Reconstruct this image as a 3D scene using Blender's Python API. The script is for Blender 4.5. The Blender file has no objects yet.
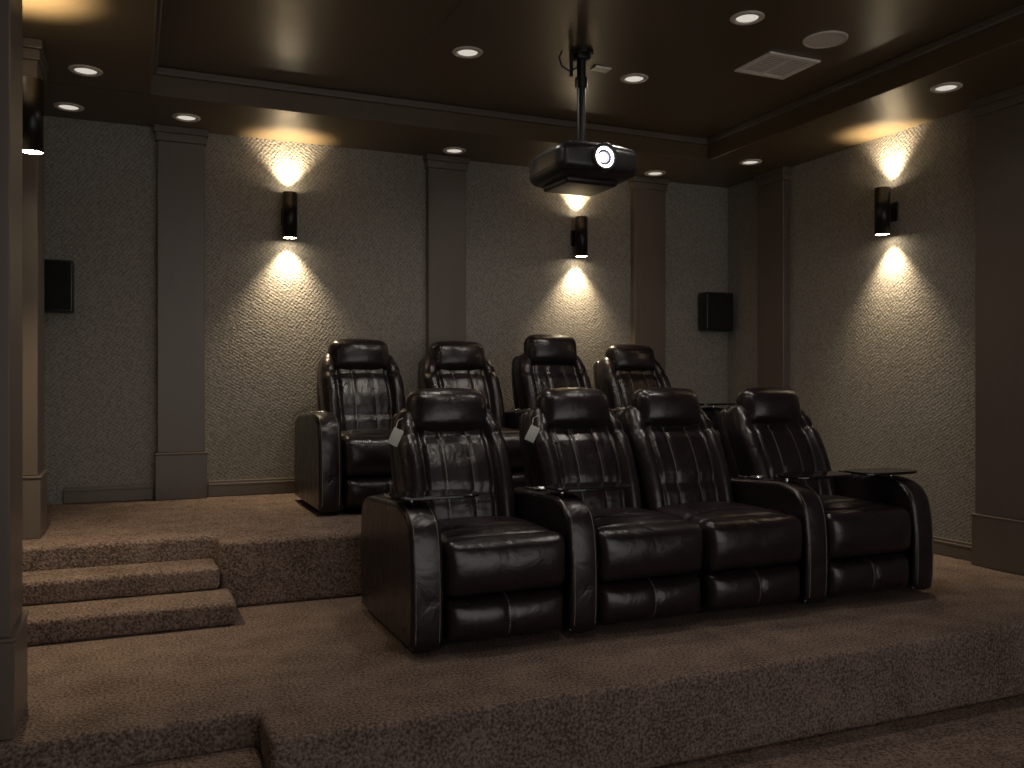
import bpy, math
from mathutils import Vector, Matrix
S=bpy.context.scene
COL=S.collection
# ------------------------------------------------------------ materials
def newmat(name):
    m=bpy.data.materials.new(name); m.use_nodes=True
    nt=m.node_tree; b=nt.nodes['Principled BSDF']
    return m,nt,b
def simple(name,col,rough=.5,metal=0,emit=None,es=0,spec=.5,coat=0):
    m,nt,b=newmat(name)
    b.inputs['Base Color'].default_value=(*col,1); b.inputs['Roughness'].default_value=rough
    b.inputs['Metallic'].default_value=metal
    b.inputs['Specular IOR Level'].default_value=spec
    b.inputs['Coat Weight'].default_value=coat
    n=nt.nodes.new('ShaderNodeTexNoise'); n.inputs['Scale'].default_value=25
    r=nt.nodes.new('ShaderNodeMapRange'); r.inputs[3].default_value=max(0,rough-.05); r.inputs[4].default_value=min(1,rough+.05)
    nt.links.new(n.outputs['Fac'],r.inputs[0]); nt.links.new(r.outputs[0],b.inputs['Roughness'])
    if emit:
        b.inputs['Emission Color'].default_value=(*emit,1); b.inputs['Emission Strength'].default_value=es
    return m
def mathn(nt,op,a,b=None,c=None):
    n=nt.nodes.new('ShaderNodeMath'); n.operation=op
    for i,v in enumerate((a,b,c)):
        if v is None: continue
        if isinstance(v,(int,float)): n.inputs[i].default_value=v
        else: nt.links.new(v,n.inputs[i])
    return n.outputs[0]
def leather(name,stitch=()):
    m,nt,b=newmat(name); L=nt.links.new
    tc=nt.nodes.new('ShaderNodeTexCoord')
    n1=nt.nodes.new('ShaderNodeTexNoise'); n1.inputs['Scale'].default_value=6; n1.inputs['Detail'].default_value=3; n1.inputs['Distortion'].default_value=.6
    n2=nt.nodes.new('ShaderNodeTexVoronoi'); n2.inputs['Scale'].default_value=260
    L(tc.outputs['Object'],n1.inputs['Vector']); L(tc.outputs['Object'],n2.inputs['Vector'])
    cr=nt.nodes.new('ShaderNodeValToRGB')
    cr.color_ramp.elements[0].color=(.008,.0050,.0062,1); cr.color_ramp.elements[1].color=(.020,.0118,.0140,1)
    L(n1.outputs['Fac'],cr.inputs['Fac'])
    col=cr.outputs['Color']
    if stitch:
        sx=nt.nodes.new('ShaderNodeSeparateXYZ'); L(tc.outputs['Object'],sx.inputs[0])
        ax=mathn(nt,'ABSOLUTE',sx.outputs['X'])
        mask=None
        for c in stitch:
            d=mathn(nt,'ABSOLUTE',mathn(nt,'SUBTRACT',ax,c))
            k=mathn(nt,'LESS_THAN',d,.0028)
            mask=k if mask is None else mathn(nt,'MAXIMUM',mask,k)
        dash=mathn(nt,'GREATER_THAN',mathn(nt,'FRACT',mathn(nt,'MULTIPLY',sx.outputs['Z'],75)),.25)
        mask=mathn(nt,'MULTIPLY',mask,dash)
        mx=nt.nodes.new('ShaderNodeMix'); mx.data_type='RGBA'
        L(mask,mx.inputs[0]); L(col,mx.inputs[6]); mx.inputs[7].default_value=(.17,.14,.115,1)
        col=mx.outputs[2]
    L(col,b.inputs['Base Color'])
    b.inputs['Specular IOR Level'].default_value=.62
    r=nt.nodes.new('ShaderNodeMapRange'); r.inputs[3].default_value=.22; r.inputs[4].default_value=.37
    L(n1.outputs['Fac'],r.inputs[0]); L(r.outputs[0],b.inputs['Roughness'])
    bp=nt.nodes.new('ShaderNodeBump'); bp.inputs['Strength'].default_value=.12; bp.inputs['Distance'].default_value=.002
    L(n2.outputs['Distance'],bp.inputs['Height'])
    bp2=nt.nodes.new('ShaderNodeBump'); bp2.inputs['Strength'].default_value=.55; bp2.inputs['Distance'].default_value=.02
    L(n1.outputs['Fac'],bp2.inputs['Height']); L(bp.outputs[0],bp2.inputs['Normal'])
    L(bp2.outputs[0],b.inputs['Normal'])
    return m
M_lea=leather('leather_plain'); M_pad=leather('leather_center_seam',(0.0,)); M_back=leather('leather_back_seams',(.075,))
M_thread=simple('tan_thread',(.20,.165,.135),.7)
M_gloss=simple('black_gloss_tray',(.008,.007,.008),.12)
M_chrome=simple('chrome',(.6,.6,.62),.18,1)
M_plastic=simple('black_plastic',(.012,.011,.012),.35)
M_grill=simple('speaker_cloth',(.004,.004,.0045),.85)
M_tag=simple('paper_tag',(.7,.7,.66),.7)
M_white=simple('white_trim',(.66,.62,.56),.45)
M_sconce=simple('sconce_bronze_black',(.012,.010,.009),.35,.4)
M_lamp=simple('lamp_glass_warm',(1,.8,.5),.3,emit=(1,.84,.58),es=40)
M_can=simple('can_lens',(.5,.47,.42),.4,emit=(1,.93,.82),es=.6)
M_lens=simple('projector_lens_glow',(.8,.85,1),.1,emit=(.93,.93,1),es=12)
M_lensdim=simple('projector_lens_glass',(.3,.3,.35),.08,emit=(.8,.75,1),es=.9)
M_dark=simple('dark_void',(.004,.004,.004),.8)
def trimmat(name,a,bcol,rough):
    m,nt,b=newmat(name); L=nt.links.new
    tc=nt.nodes.new('ShaderNodeTexCoord'); mp=nt.nodes.new('ShaderNodeMapping'); mp.inputs['Scale'].default_value=(6,6,1)
    n=nt.nodes.new('ShaderNodeTexNoise'); n.inputs['Scale'].default_value=3
    L(tc.outputs['Object'],mp.inputs[0]); L(mp.outputs[0],n.inputs['Vector'])
    cr=nt.nodes.new('ShaderNodeValToRGB'); cr.color_ramp.elements[0].color=(*a,1); cr.color_ramp.elements[1].color=(*bcol,1)
    L(n.outputs['Fac'],cr.inputs['Fac']); L(cr.outputs['Color'],b.inputs['Base Color'])
    b.inputs['Roughness'].default_value=rough
    return m
M_trim=trimmat('bronze_brown_paint',(.112,.088,.071),(.134,.107,.088),.34)
M_ceil=trimmat('bronze_ceiling_paint',(.088,.063,.033),(.104,.076,.042),.34)
# wall grasscloth
def wallmat():
    m,nt,b=newmat('woven_wallcovering'); L=nt.links.new
    tc=nt.nodes.new('ShaderNodeTexCoord')
    sx=nt.nodes.new('ShaderNodeSeparateXYZ'); L(tc.outputs['Object'],sx.inputs[0])
    nz=nt.nodes.new('ShaderNodeTexNoise'); nz.inputs['Scale'].default_value=9; L(tc.outputs['Object'],nz.inputs['Vector'])
    w=mathn(nt,'MULTIPLY',nz.outputs['Fac'],2.5)
    h=mathn(nt,'ADD',sx.outputs['X'],sx.outputs['Y'])
    a=mathn(nt,'SINE',mathn(nt,'ADD',mathn(nt,'MULTIPLY',mathn(nt,'ADD',h,mathn(nt,'MULTIPLY',sx.outputs['Z'],.3)),170),w))
    c=mathn(nt,'SINE',mathn(nt,'ADD',mathn(nt,'MULTIPLY',mathn(nt,'SUBTRACT',sx.outputs['Z'],mathn(nt,'MULTIPLY',h,.12)),200),w))
    p=mathn(nt,'MULTIPLY',a,c)
    n2=nt.nodes.new('ShaderNodeTexNoise'); n2.inputs['Scale'].default_value=55; n2.inputs['Detail'].default_value=4; L(tc.outputs['Object'],n2.inputs['Vector'])
    p=mathn(nt,'ADD',mathn(nt,'MULTIPLY',p,.20),mathn(nt,'MULTIPLY',n2.outputs['Fac'],1.35))
    cr=nt.nodes.new('ShaderNodeValToRGB'); cr.color_ramp.elements[0].position=.25; cr.color_ramp.elements[1].position=1.0
    cr.color_ramp.elements[0].color=(.150,.137,.119,1); cr.color_ramp.elements[1].color=(.325,.302,.270,1)
    L(p,cr.inputs['Fac']); L(cr.outputs['Color'],b.inputs['Base Color'])
    b.inputs['Roughness'].default_value=.8
    bp=nt.nodes.new('ShaderNodeBump'); bp.inputs['Strength'].default_value=.65; bp.inputs['Distance'].default_value=.006
    L(p,bp.inputs['Height']); L(bp.outputs[0],b.inputs['Normal'])
    return m
M_wall=wallmat()
def carpet():
    m,nt,b=newmat('brown_carpet'); L=nt.links.new
    tc=nt.nodes.new('ShaderNodeTexCoord')
    n=nt.nodes.new('ShaderNodeTexNoise'); n.inputs['Scale'].default_value=85; n.inputs['Detail'].default_value=3
    n3=nt.nodes.new('ShaderNodeTexNoise'); n3.inputs['Scale'].default_value=5; n3.inputs['Detail'].default_value=5
    L(tc.outputs['Object'],n.inputs['Vector']); L(tc.outputs['Object'],n3.inputs['Vector'])
    f=mathn(nt,'ADD',n.outputs['Fac'],mathn(nt,'MULTIPLY',mathn(nt,'SUBTRACT',n3.outputs['Fac'],.5),.3))
    cr=nt.nodes.new('ShaderNodeValToRGB'); cr.color_ramp.elements[0].position=.34; cr.color_ramp.elements[1].position=.68
    cr.color_ramp.elements[0].color=(.080,.055,.045,1); cr.color_ramp.elements[1].color=(.30,.224,.186,1)
    L(f,cr.inputs['Fac']); L(cr.outputs['Color'],b.inputs['Base Color'])
    b.inputs['Roughness'].default_value=.95; b.inputs['Specular IOR Level'].default_value=.1
    bp=nt.nodes.new('ShaderNodeBump'); bp.inputs['Strength'].default_value=.9; bp.inputs['Distance'].default_value=.012
    L(n.outputs['Fac'],bp.inputs['Height']); L(bp.outputs[0],b.inputs['Normal'])
    return m
M_carpet=carpet()
# ------------------------------------------------------------ mesh helpers
def mkmesh(name,verts,faces,mat,smooth=False):
    me=bpy.data.meshes.new(name); me.from_pydata([tuple(v) for v in verts],[],faces); me.update()
    import bmesh
    bm=bmesh.new(); bm.from_mesh(me); bmesh.ops.recalc_face_normals(bm,faces=bm.faces); bm.to_mesh(me); bm.free()
    if mat: me.materials.append(mat)
    if smooth:
        for p in me.polygons: p.use_smooth=True
    return me
def mkobj(name,me,parent=None,loc=(0,0,0),rot=(0,0,0)):
    o=bpy.data.objects.new(name,me); COL.objects.link(o); o.location=loc; o.rotation_euler=rot
    if parent: o.parent=parent
    return o
def empty(name,loc,rotz=0):
    e=bpy.data.objects.new(name,None); COL.objects.link(e); e.location=loc; e.rotation_euler=(0,0,rotz); e.empty_display_size=.1
    return e
def axisv(h,r,n,k):
    r=min(r,h*.999)
    t=[math.tan(math.radians(45*i/k)) for i in range(k,0,-1)]
    lo=[-(h-r)-r*v for v in t]; inn=[-(h-r)+2*(h-r)*i/n for i in range(n+1)]
    return lo+inn+[-v for v in reversed(lo)]
def rbox(name,size,r,mat,n=(6,4,6),k=3,fn=None,smooth=True):
    hx,hy,hz=[s/2 for s in size]; r=min(r,hx*.99,hy*.99,hz*.99)
    A=[axisv(hx,r,n[0],k),axisv(hy,r,n[1],k),axisv(hz,r,n[2],k)]
    N=[len(a)-1 for a in A]; idx={}; vs=[]; fs=[]
    def V(i,j,l):
        key=(i,j,l)
        if key in idx: return idx[key]
        p=Vector((A[0][i],A[1][j],A[2][l]))
        q=Vector((max(-(hx-r),min(hx-r,p.x)),max(-(hy-r),min(hy-r,p.y)),max(-(hz-r),min(hz-r,p.z))))
        d=p-q
        if d.length>1e-9: p=q+d.normalized()*r
        if fn: p=Vector(fn(p.x,p.y,p.z,p.x/hx,p.y/hy,p.z/hz))
        idx[key]=len(vs); vs.append(p); return idx[key]
    for ax in range(3):
        b,c=[a for a in range(3) if a!=ax]
        for side in (0,N[ax]):
            for i in range(N[b]):
                for j in range(N[c]):
                    q=[]
                    for (u,v) in ((i,j),(i+1,j),(i+1,j+1),(i,j+1)):
                        t=[0,0,0]; t[ax]=side; t[b]=u; t[c]=v; q.append(V(*t))
                    fs.append(q)
    return mkmesh(name,vs,fs,mat,smooth)
def box(name,x0,x1,y0,y1,z0,z1,mat,bevel=0,parent=None,seg=2):
    vs=[(x,y,z) for x in (x0,x1) for y in (y0,y1) for z in (z0,z1)]
    fs=[(0,1,3,2),(4,6,7,5),(0,4,5,1),(2,3,7,6),(0,2,6,4),(1,5,7,3)]
    o=mkobj(name,mkmesh(name,vs,fs,mat),parent)
    if bevel:
        md=o.modifiers.new('bev','BEVEL'); md.width=bevel; md.segments=seg
    return o
def prism(name,poly,z0,z1,mat,bevel=0,seg=4,parent=None):
    n=len(poly); vs=[(x,y,z0) for x,y in poly]+[(x,y,z1) for x,y in poly]
    fs=[tuple(range(n-1,-1,-1)),tuple(range(n,2*n))]+[(i,(i+1)%n,n+(i+1)%n,n+i) for i in range(n)]
    o=mkobj(name,mkmesh(name,vs,fs,mat),parent)
    if bevel:
        md=o.modifiers.new('bev','BEVEL'); md.width=bevel; md.segments=seg; md.limit_method='ANGLE'
    return o
def lathe(name,prof,mat,n=32,smooth=True):
    vs=[];fs=[]
    for r,z in prof:
        for i in range(n):
            a=2*math.pi*i/n; vs.append((r*math.cos(a),r*math.sin(a),z))
    for j in range(len(prof)-1):
        for i in range(n):
            fs.append((j*n+i,j*n+(i+1)%n,(j+1)*n+(i+1)%n,(j+1)*n+i))
    me=bpy.data.meshes.new(name); me.from_pydata(vs,[],fs); me.materials.append(mat)
    if smooth:
        for p in me.polygons: p.use_smooth=True
    return me
def cylz(name,r,z0,z1,mat,parent,loc=(0,0,0),rot=(0,0,0),n=24):
    me=lathe(name,[(0.0001,z0),(r,z0),(r,z1),(0.0001,z1)],mat,n,False)
    return mkobj(name,me,parent,loc,rot)
def tube(name,pts,r,mat,parent=None,loc=(0,0,0),rot=(0,0,0),cyc=False):
    cu=bpy.data.curves.new(name,'CURVE'); cu.dimensions='3D'; sp=cu.splines.new('POLY'); sp.points.add(len(pts)-1)
    for i,p in enumerate(pts): sp.points[i].co=(*p,1)
    sp.use_cyclic_u=cyc; cu.bevel_depth=r; cu.bevel_resolution=2; cu.materials.append(mat)
    o=bpy.data.objects.new(name,cu); COL.objects.link(o); o.parent=parent; o.location=loc; o.rotation_euler=rot
    return o
# ------------------------------------------------------------ room shell
XL,XR,YB=-.58,5.28,7.03
ZF=-.36; ZT=.36; ZS=3.10; ZC=3.28; YF=-3.0
NX=.43
box('floor',XL,XR,YF,YB,ZF-.1,ZF,M_carpet)
prism('floor_platform_lower',[(XL,3.38),(NX,3.38),(NX,3.08),(XR,3.08),(XR,YB),(XL,YB)],ZF,0,M_carpet,.025)
prism('floor_platform_upper',[(XL,5.22),(NX,5.22),(NX,4.98),(XR,4.98),(XR,YB),(XL,YB)],0,ZT,M_carpet,.025)
XS=XL+.003
st=empty('carpeted_stairs',(0,0,0))
prism('step_1',[(XS,4.62),(NX+.05,4.62),(NX+.05,4.975),(NX-.003,4.975),(NX-.003,5.215),(XS,5.215)],0,.12,M_carpet,.025,parent=st)
prism('step_2',[(XS,4.92),(NX-.003,4.92),(NX-.003,5.215),(XS,5.215)],.12,.24,M_carpet,.025,parent=st)
st2=empty('carpeted_stairs',(0,0,0))
prism('step_1',[(XS,2.78),(NX-.003,2.78),(NX-.003,3.375),(XS,3.375)],ZF,-.24,M_carpet,.025,parent=st2)
prism('step_2',[(XS,3.08),(NX-.003,3.08),(NX-.003,3.375),(XS,3.375)],-.24,-.12,M_carpet,.025,parent=st2)
box('wall_back',XL-.12,XR+.12,YB,YB+.12,ZF-.1,ZC+.3,M_wall)
box('wall_left',XL-.12,XL,YF,YB,ZF-.1,ZC+.3,M_wall)
box('wall_right',XR,XR+.12,YF,YB,ZF-.1,ZC+.3,M_wall)
box('ceiling',.11,4.48,YF,6.24,ZC,ZC+.12,M_ceil)
# soffits
box('trim_soffit_back',XL,XR,6.24,YB,ZS,ZC+.12,M_ceil,.006)
box('trim_soffit_right',4.48,XR,YF,6.24,ZS,ZC+.12,M_ceil,.006)
box('trim_soffit_left',XL,.11,YF,6.24,ZS,ZC+.12,M_ceil,.006)
box('trim_tray_back',.11,4.48,6.205,6.24,ZC-.05,ZC,M_trim,.008)
box('trim_tray_right',4.445,4.48,YF,6.205,ZC-.05,ZC,M_trim,.008)
box('trim_tray_left',.11,.145,YF,6.205,ZC-.05,ZC,M_trim,.008)
box('trim_ceiling_seam',1.632,1.650,1.0,5.6,ZC-.008,ZC,M_ceil)
# pilasters
pc=[0]
def pilaster(x0,x1,y0,y1,zb):
    pc[0]+=1
    e=empty('trim_pilaster_%d'%pc[0],((x0+x1)/2,(y0+y1)/2,zb))
    cx,cy=(x0+x1)/2,(y0+y1)/2
    def bx(n,g,z0,z1,bv=.005):
        X0=x0-cx-(g if x0>XL+.01 else 0); X1=x1-cx+(g if x1<XR-.01 else 0)
        Y0=y0-cy-g; Y1=y1-cy+(g if y1<YB-.01 else 0)
        box(n,X0,X1,Y0,Y1,z0-zb,z1-zb,M_trim,bv,e)
    bx('plinth',.015,zb,zb+.33); bx('plinth_cap',.020,zb+.33,zb+.345)
    bx('shaft',0,zb+.345,ZS-.11)
    bx('capital',.012,ZS-.11,ZS-.05); bx('abacus',.024,ZS-.05,ZS)
PD=.075
for c in (.33,2.40,4.36): pilaster(c-.165,c+.165,YB-PD,YB,ZT)
pilaster(XR-PD,XR,6.15,6.5,ZT)
pilaster(XR-PD-.03,XR,3.80,4.22,0)
pilaster(XL,-.48,5.5,5.9,ZT)
pilaster(XL,-.385,3.45,3.83,0)
# baseboards
M_base=trimmat('baseboard_paint',(.15,.125,.10),(.175,.148,.12),.3)
def bboard(name,x0,x1,y0,y1,z,n):
    e=empty(name,(0,0,0))
    box('board',x0,x1,y0,y1,z,z+.12,M_base,.004,e)
    dx=.012 if n=='x' else 0; dy=.012 if n=='y' else 0
    box('cap_bead',x0-(dx if x1>=XR-.01 and n=='x' else 0),x1+(dx if x0<=XL+.01 and n=='x' else 0),y0-dy,y1,z+.085,z+.10,M_base,.004,e)
bboard('baseboard_back',XL+.13,.14,YB-.02,YB,ZT,'y')
bboard('baseboard_back',.52,2.21,YB-.02,YB,ZT,'y')
bboard('baseboard_back',2.59,4.17,YB-.02,YB,ZT,'y')
bboard('baseboard_back',4.55,XR-.02,YB-.02,YB,ZT,'y')
bboard('baseboard_right',XR-.02,XR,4.25,4.97,0,'x')
bboard('baseboard_right',XR-.02,XR,5.0,6.12,ZT,'x')
bboard('baseboard_left',XL,XL+.02,3.87,4.60,0,'x')
# ------------------------------------------------------------ lights fixtures
def spot(name,parent,loc,up,power,size,col=(1,.79,.51),blend=.9,rad=.03):
    l=bpy.data.lights.new(name,'SPOT'); l.energy=power; l.color=col; l.spot_size=math.radians(size); l.spot_blend=blend; l.shadow_soft_size=rad
    o=bpy.data.objects.new(name,l); COL.objects.link(o); o.parent=parent; o.location=loc
    o.rotation_euler=(math.pi,0,0) if up else (0,0,0)
    return o
def can(x,y,z,P=0):
    e=empty('recessed_ceiling_light',(x,y,z))
    mkobj('trim_ring',lathe('ring',[(.062,-.002),(.066,-.010),(.088,-.010),(.095,-.004),(.095,-.0005)],M_white),e)
    mkobj('lens',lathe('lens',[(.0005,-.004),(.03,-.005),(.063,-.002)],M_can),e)
    if P: spot('downlight',e,(0,0,-.02),False,P,165,(1,.90,.79),1.0,.06)
for x,y,P in ((1.92,5.18,32),(3.12,5.18,32),(3.19,4.07,36),(1.10,4.07,36),(1.92,3.1,26),(3.3,2.4,0)): can(x,y,ZC,P)
for x,y in ((-.26,5.91),(.35,6.67),(2.39,6.76),(4.3,6.78),(4.83,6.12),(4.76,4.09),(-.40,6.73)): can(x,y,ZS)
tube_me=lathe('sconce_tube',[(.048,.155),(.050,.172),(.056,.175),(.056,-.175),(.052,-.175),(.050,-.170)],M_sconce,32)
lens_me=lathe('sconce_lens',[(.0005,0),(.050,0)],M_lamp,32)
SD=.11
def sconce(x,y,rz,P=100):
    # local -Y points away from the wall
    e=empty('wall_sconce',(x,y,2.505),rz)
    mkobj('tube_body',tube_me,e)
    mkobj('lamp_top',lens_me,e,(0,0,.160)); mkobj('lamp_bottom',lens_me,e,(0,0,-.171))
    mkobj('bracket_arm',rbox('arm',(.05,.05,.08),.008,M_sconce,(1,1,1),2),e,(0,.07,0))
    mkobj('back_plate',rbox('plate',(.10,.018,.14),.006,M_sconce,(1,1,1),2),e,(0,SD-.010,0))
    spot('lamp_up',e,(0,.032,.18),True,P,92,blend=1,rad=.02); spot('lamp_down',e,(0,.032,-.18),False,P,92,blend=1,rad=.02)
sconce(1.11,YB-SD,0); sconce(3.63,YB-SD,0)
sconce(XR-SD,5.01,-math.pi/2); sconce(XL+SD+.02,4.85,math.pi/2)
# ceiling speaker / vent / plate
e=empty('ceiling_speaker',(3.82,4.14,ZC))
mkobj('bezel',lathe('bezel',[(.112,-.006),(.118,-.012),(.128,-.010),(.130,-.001)],M_white),e)
mkobj('grille',lathe('grille',[(.0005,-.010),(.08,-.010),(.113,-.006)],simple('grille_grey',(.72,.68,.62),.7)),e)
e=empty('ceiling_air_vent',(3.84,4.60,ZC))
W,H=.20,.18
M_vent=simple('vent_white',(.88,.86,.80),.45)
for n,a in (('frame_a',(-W,W,-H,-H+.035)),('frame_b',(-W,W,H-.035,H)),('frame_c',(-W,-W+.035,-H+.035,H-.035)),('frame_d',(W-.035,W,-H+.035,H-.035)),('frame_mid',(-.012,.012,-H+.035,H-.035))):
    box(n,*a,-.014,-.001,M_vent,.003,e)
box('vent_back',-W+.03,W-.03,-H+.03,H-.03,-.004,-.001,simple('vent_inner',(.45,.42,.38),.7),0,e)
for i in range(11):
    y=-H+.05+i*(2*H-.1)/10
    mkobj('louvre_%d'%i,rbox('louvre',(2*W-.07,.018,.003),.001,M_vent,(1,1,1),1),e,(0,y,-.009),(math.radians(12),0,0))
e=empty('ceiling_outlet_plate',(2.82,5.10,ZC)); mkobj('plate',rbox('plate',(.12,.08,.012),.004,M_vent,(1,1,1),2),e,(0,0,-.007))
# projector
e=empty('ceiling_projector',(2.57,4.90,2.555))
def pf(x,y,z,u,v,w):
    x2=x*(1-.10*max(0,v)**2); 
    z2=z*(1-.22*abs(u)**3)*(1-.15*max(0,-v)**3)
    y2=y-.03*(1-u*u)*max(0,-v)
    return (x2,y2,z2)
mkobj('body',rbox('body',(.56,.52,.21),.06,M_plastic,(10,8,4),4,pf),e)
mkobj('underside_panel',rbox('under',(.36,.34,.05),.02,M_plastic,(2,2,2),3),e,(0,.02,-.105))
mkobj('top_hump',rbox('hump',(.26,.26,.05),.02,M_plastic,(2,2,2),3),e,(0,.0,.11))
rx=(math.pi/2,0,0)
FY=-.265
mkobj('lens_barrel',lathe('barrel',[(.083,.0),(.083,.045),(.076,.05),(.064,.045),(.062,.02)],M_plastic,40),e,(0,FY,0),rx)
mkobj('lens_ring',lathe('lring',[(.062,.030),(.060,.034),(.048,.030)],M_lens,40),e,(0,FY,0),rx)
mkobj('lens_glass',lathe('glass',[(.0005,.030),(.028,.027),(.048,.020)],M_lensdim,40),e,(0,FY,0),rx)
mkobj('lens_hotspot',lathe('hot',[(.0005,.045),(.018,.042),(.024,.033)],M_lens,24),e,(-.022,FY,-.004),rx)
for s in (-1,1):
    for i in range(6):
        mkobj('vent_slat',rbox('slat',(.10,.006,.006),.002,M_dark,(1,1,1),1),e,(s*.175,-.258,-.04+i*.016))
for i in range(7):
    mkobj('side_slat',rbox('sslat',(.006,.2,.006),.002,M_dark,(1,1,1),1),e,(-.276,.02,-.045+i*.015))
cylz('mount_pole',.028,.12,.68,M_plastic,e); cylz('pole_collar',.04,.50,.56,M_plastic,e); cylz('pole_collar_low',.045,.12,.17,M_plastic,e)
cylz('ceiling_flange',.075,.70,.724,M_plastic,e)
mkobj('mount_plate',rbox('mp',(.24,.20,.012),.004,M_plastic,(1,1,1),1),e,(0,0,.135))
mkobj('flange_neck',rbox('fn',(.09,.09,.04),.01,M_plastic,(1,1,1),2),e,(0,0,.69))
tube('power_cable',[(.03,0,.66),(-.07,.02,.60),(-.12,.03,.63),(-.14,.03,.68),(-.12,.03,.724)],.006,M_plastic,e)
cylz('turnbuckle',.012,.56,.70,M_plastic,e,(-.07,0,0))
# small wall speakers
def speaker(name,x,y,rz,w):
    e=empty(name,(x,y,1.89),rz)
    mkobj('cabinet',rbox('cab',(w,.14,.36),.012,M_plastic,(1,1,1),2),e)
    mkobj('grille',rbox('gr',(w-.03,.02,.33),.006,M_grill,(1,1,1),2),e,(0,-.075,0))
    mkobj('wall_bracket',rbox('br',(.06,.03,.12),.004,M_plastic,(1,1,1),1),e,(0,.08,0))
speaker('surround_speaker',-.475,6.935,0,.19)
speaker('surround_speaker',5.07,6.935,0,.30)
# ------------------------------------------------------------ recliners
def g(x,c,s): return math.exp(-((x-c)/s)**2)
SW=.632
def f_up(x,y,z,u,v,w,k=.012):
    if v<0: y-= .042*(1-abs(w)**2.2)*(1-abs(u)**6)*1.0 - k*g(x,0,.02)*1
    return (x,y,z)
me_footu=rbox('footrest_upper',(.617,.13,.262),.05,M_lea,(28,2,8),4,lambda *a:f_up(*a,k=0))
me_footl=rbox('footrest_lower',(.602,.11,.205),.045,M_pad,(28,2,8),4,f_up)
def f_seat(x,y,z,u,v,w):
    if w>0:
        z+=.035*(1-abs(u)**3)*(1-abs(v)**4) -.012*g(y,-.10,.02)
    return (x,y,z)
me_seat=rbox('seat_cushion',(.617,.56,.17),.06,M_lea,(28,20,2),4,f_seat)
def f_back(x,y,z,u,v,w):
    if v<0:
        b=.060*(1/(1+math.exp(-(abs(x)-.195)/.016))) * (1-.55*max(0,w)**2)
        gr=.035*(g(x,.19,.016)+g(x,-.19,.016))+.005*(g(x,.075,.012)+g(x,-.075,.012))
        bulge=.045*(1-abs(u)**2)*(1-.4*abs(w))
        hz=.018*g(z,.19,.018)+.020*g(z,-.14,.02)*(abs(x)<.18)
        y+= -(b+bulge)+gr+hz
    s=1-.16*max(0,(w-.35)/.65)**1.8 -.05*max(0,-w)**2
    y2=y+.05*w*w
    return (x*s,y2,z)
me_back=rbox('backrest',(.61,.15,.78),.06,M_back,(44,3,26),4,f_back)
def f_head(x,y,z,u,v,w):
    if v<0: y-=.055*(1-abs(u)**2.5)*(1-abs(w)**2)
    z+=.018*(1-u*u)*(1 if w>0 else -.8)
    x*=1+.04*(1-w)/2
    return (x,y,z)
me_head=rbox('headrest',(.45,.14,.240),.067,M_lea,(14,3,8),5,f_head)
def f_shell(x,y,z,u,v,w):
    if v>0: y+=.03*(1-u*u)
    return (x*(1-.14*max(0,w)**3),y,z)
me_shell=rbox('back_shell',(.61,.10,.88),.04,M_lea,(8,3,8),4,f_shell)
ctrl=[(.02,.03),(.0,.10),(-.005,.25),(.0,.40),(.022,.53),(.07,.605),(.15,.645),(.26,.658),(.40,.650),(.60,.640),(.78,.63),(.88,.60),(.93,.54),(.95,.44),(.945,.20),(.93,.03)]
def cr_spline(c,n=5):
    out=[]
    for i in range(len(c)-1):
        p0=c[max(0,i-1)];p1=c[i];p2=c[i+1];p3=c[min(len(c)-1,i+2)]
        for j in range(n):
            t=j/n
            out.append(tuple(.5*((2*p1[k])+(-p0[k]+p2[k])*t+(2*p0[k]-5*p1[k]+4*p2[k]-p3[k])*t*t+(-p0[k]+3*p1[k]-3*p2[k]+p3[k])*t**3) for k in (0,1)))
    out.append(c[-1]); return out
prof=cr_spline(ctrl)
def offset(pr,d):
    n=len(pr); out=[]
    for i in range(n):
        a=pr[(i-1)%n]; b=pr[(i+1)%n]
        tx,tz=b[0]-a[0],b[1]-a[1]; l=math.hypot(tx,tz) or 1
        nx,nz=tz/l,-tx/l
        out.append((pr[i][0]+nx*d,pr[i][1]+nz*d))
    return out
def armmesh(w):
    r=.022; vs=[]; fs=[]; sl=[]
    for a in range(6):
        t=math.radians(90*a/5); sl.append((-w/2+r-r*math.cos(t), r-r*math.sin(t)))
    sl=sl+[(-w/2+w*.5,-.006)]+[(-x,d) for x,d in reversed(sl)]
    n=len(prof)
    for x,d in sl:
        for p in offset(prof,d): vs.append((x,p[0],max(.02,p[1])))
    for s in range(len(sl)-1):
        for i in range(n):
            fs.append((s*n+i,s*n+(i+1)%n,(s+1)*n+(i+1)%n,(s+1)*n+i))
    fs.append(tuple(range(n))); fs.append(tuple(range((len(sl)-1)*n,len(sl)*n)))
    me=mkmesh('armrest',vs,fs,M_lea,True)
    me.polygons[len(fs)-1].use_smooth=False; me.polygons[len(fs)-2].use_smooth=False
    return me
AW=.150
me_arm=armmesh(AW)
fr=[p for p in prof if p[1]>.05 and p[0]<.6]
def tray(w,d,h=.016):
    n=40; vs=[];
    ring=[]
    for i in range(n):
        a=2*math.pi*i/n; c,s=math.cos(a),math.sin(a)
        ring.append((w/2*math.copysign(abs(c)**.55,c),d/2*math.copysign(abs(s)**.55,s)))
    lv=[(.97,-h/2),(1,-h/4),(1,h/4),(.97,h/2)]
    for k,z in lv:
        for x,y in ring: vs.append((x*k,y*k,z))
    fs=[tuple(range(n)),tuple(range(3*n,4*n))]
    for j in range(3):
        for i in range(n): fs.append((j*n+i,j*n+(i+1)%n,(j+1)*n+(i+1)%n,(j+1)*n+i))
    return mkmesh('tray_table',vs,fs,M_gloss,False)
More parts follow.
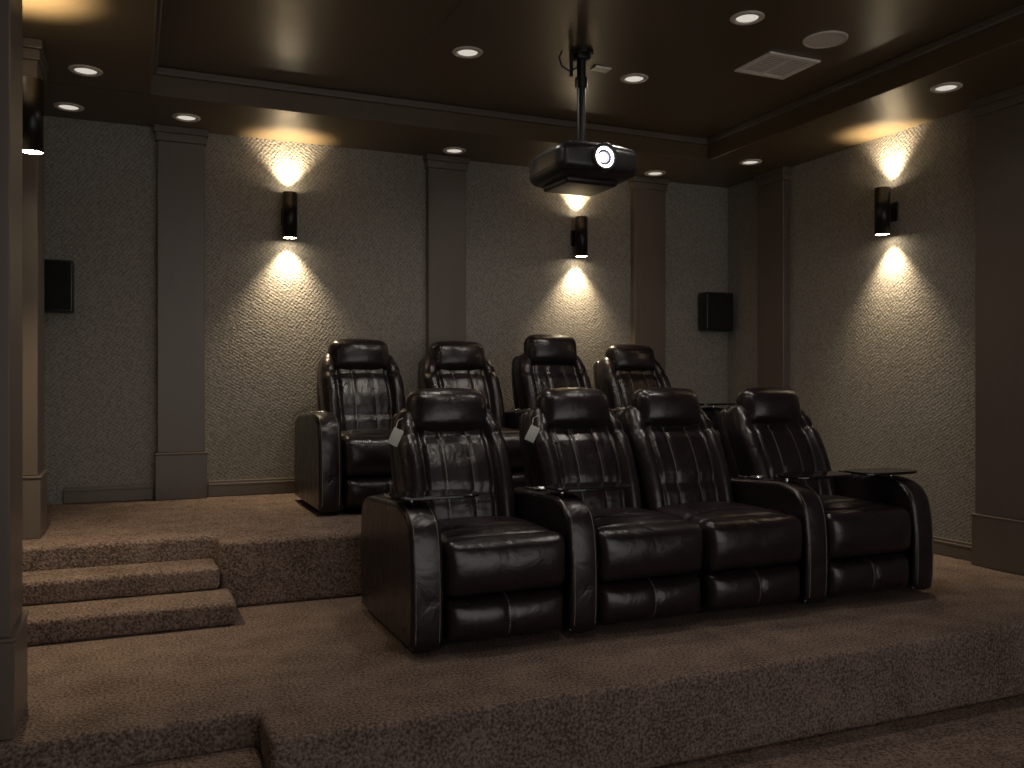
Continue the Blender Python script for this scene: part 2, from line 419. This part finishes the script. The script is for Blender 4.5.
me_tray=tray(.44,.25)
me_cup=lathe('cup_holder',[(.047,.0),(.050,.006),(.043,.008),(.038,.004),(.036,-.005),(.0005,-.006)],M_chrome,28)
def arm(parent,x,side,trayoff=None,cup=True):
    mkobj('armrest_'+side,me_arm,parent,(x,0,0))
    for s in (-1,1):
        tube('arm_stitching_'+side,[(0,p[0]-.0035 if p[1]<.6 else p[0],p[1]+(.003 if p[1]>.55 else 0)) for p in offset(fr,.004)],.0020,M_thread,parent,(x+s*(AW/2-.020),0,0))
    if cup:
        mkobj('cup_holder_'+side,me_cup,parent,(x,.36 if trayoff is None else .50,.658))
        mkobj('control_pad_'+side,rbox('ctl',(.05,.07,.01),.004,M_chrome,(1,1,1),2),parent,(x,.62,.652))
    if trayoff is not None:
        cylz('tray_post_'+side,.014,.64,.680,M_chrome,parent,(x,.25,0))
        mkobj('tray_table_'+side,me_tray,parent,(x+trayoff,.25,.688))
TILT=math.radians(-25)
def recliner(xc,yf,z,left=False,right=False,tl=None,tr=None,head=0,tag=False,tilt=0):
    e=empty('theater_recliner',(xc,yf,z))
    mkobj('base_frame',rbox('base',(.60,.74,.22),.02,M_lea,(1,1,1),2),e,(0,.52,.115))
    mkobj('footrest_lower',me_footl,e,(0,.075,.140)); mkobj('footrest_upper',me_footu,e,(0,.075,.375))
    mkobj('seat_cushion',me_seat,e,(0,.345,.415))
    t=TILT+tilt
    b=empty('back_assembly',(0,.65,.42)); b.parent=e; b.rotation_euler=(t,0,0)
    mkobj('backrest',me_back,b,(0,-.01,.33))
    mkobj('back_shell',me_shell,b,(0,.09,.29))
    mkobj('headrest',me_head,b,(0,-.055-head*.3,.672+head),(math.radians(14),0,0))
    if left: arm(e,-SW/2-AW/2,'left',tl)
    if right: arm(e,SW/2+AW/2,'right',tr)
    if tag:
        me=rbox('hang_tag',(.055,.003,.09),.001,M_tag,(1,1,1),1)
        mkobj('hang_tag',me,e,(-.335,.72,.935),(math.radians(10),math.radians(25),math.radians(-20)))
        tube('tag_string',[(-.335,.72,.98),(-.31,.76,1.02),(-.27,.80,1.03)],.0012,M_tag,e)
    return e
Y1=3.73; x=1.120+AW+SW/2
recliner(x,Y1,0,True,True,.10,.15,tag=True); x+=SW+AW
recliner(x-.004,Y1,0,tag=True); x+=SW
recliner(x,Y1,0,False,True,None,.20); x+=SW+AW
recliner(x,Y1,0,False,True,None,-.08)
Y2=5.66; x=1.09+AW+SW/2
recliner(x,Y2,ZT,True,True); x+=SW+AW
recliner(x,Y2,ZT,False,True); x+=SW+AW
recliner(x,Y2,ZT,False,True,head=.045,tilt=math.radians(5)); x+=SW+AW
recliner(x,Y2,ZT,False,True,None,.0)
# ------------------------------------------------------------ lighting
w=bpy.data.worlds.new('World'); S.world=w; w.use_nodes=True
w.node_tree.nodes['Background'].inputs[0].default_value=(1,.95,.91,1)
w.node_tree.nodes['Background'].inputs[1].default_value=1.15
# ------------------------------------------------------------ camera
cd=bpy.data.cameras.new('Camera'); cam=bpy.data.objects.new('Camera',cd); COL.objects.link(cam)
cd.sensor_width=36; cd.lens=36*885/1024; cd.clip_start=.05
cam.location=(0,0,1.21); cam.rotation_euler=(math.radians(90),0,math.radians(-23.2))
S.camera=cam
S.view_settings.view_transform='Standard'
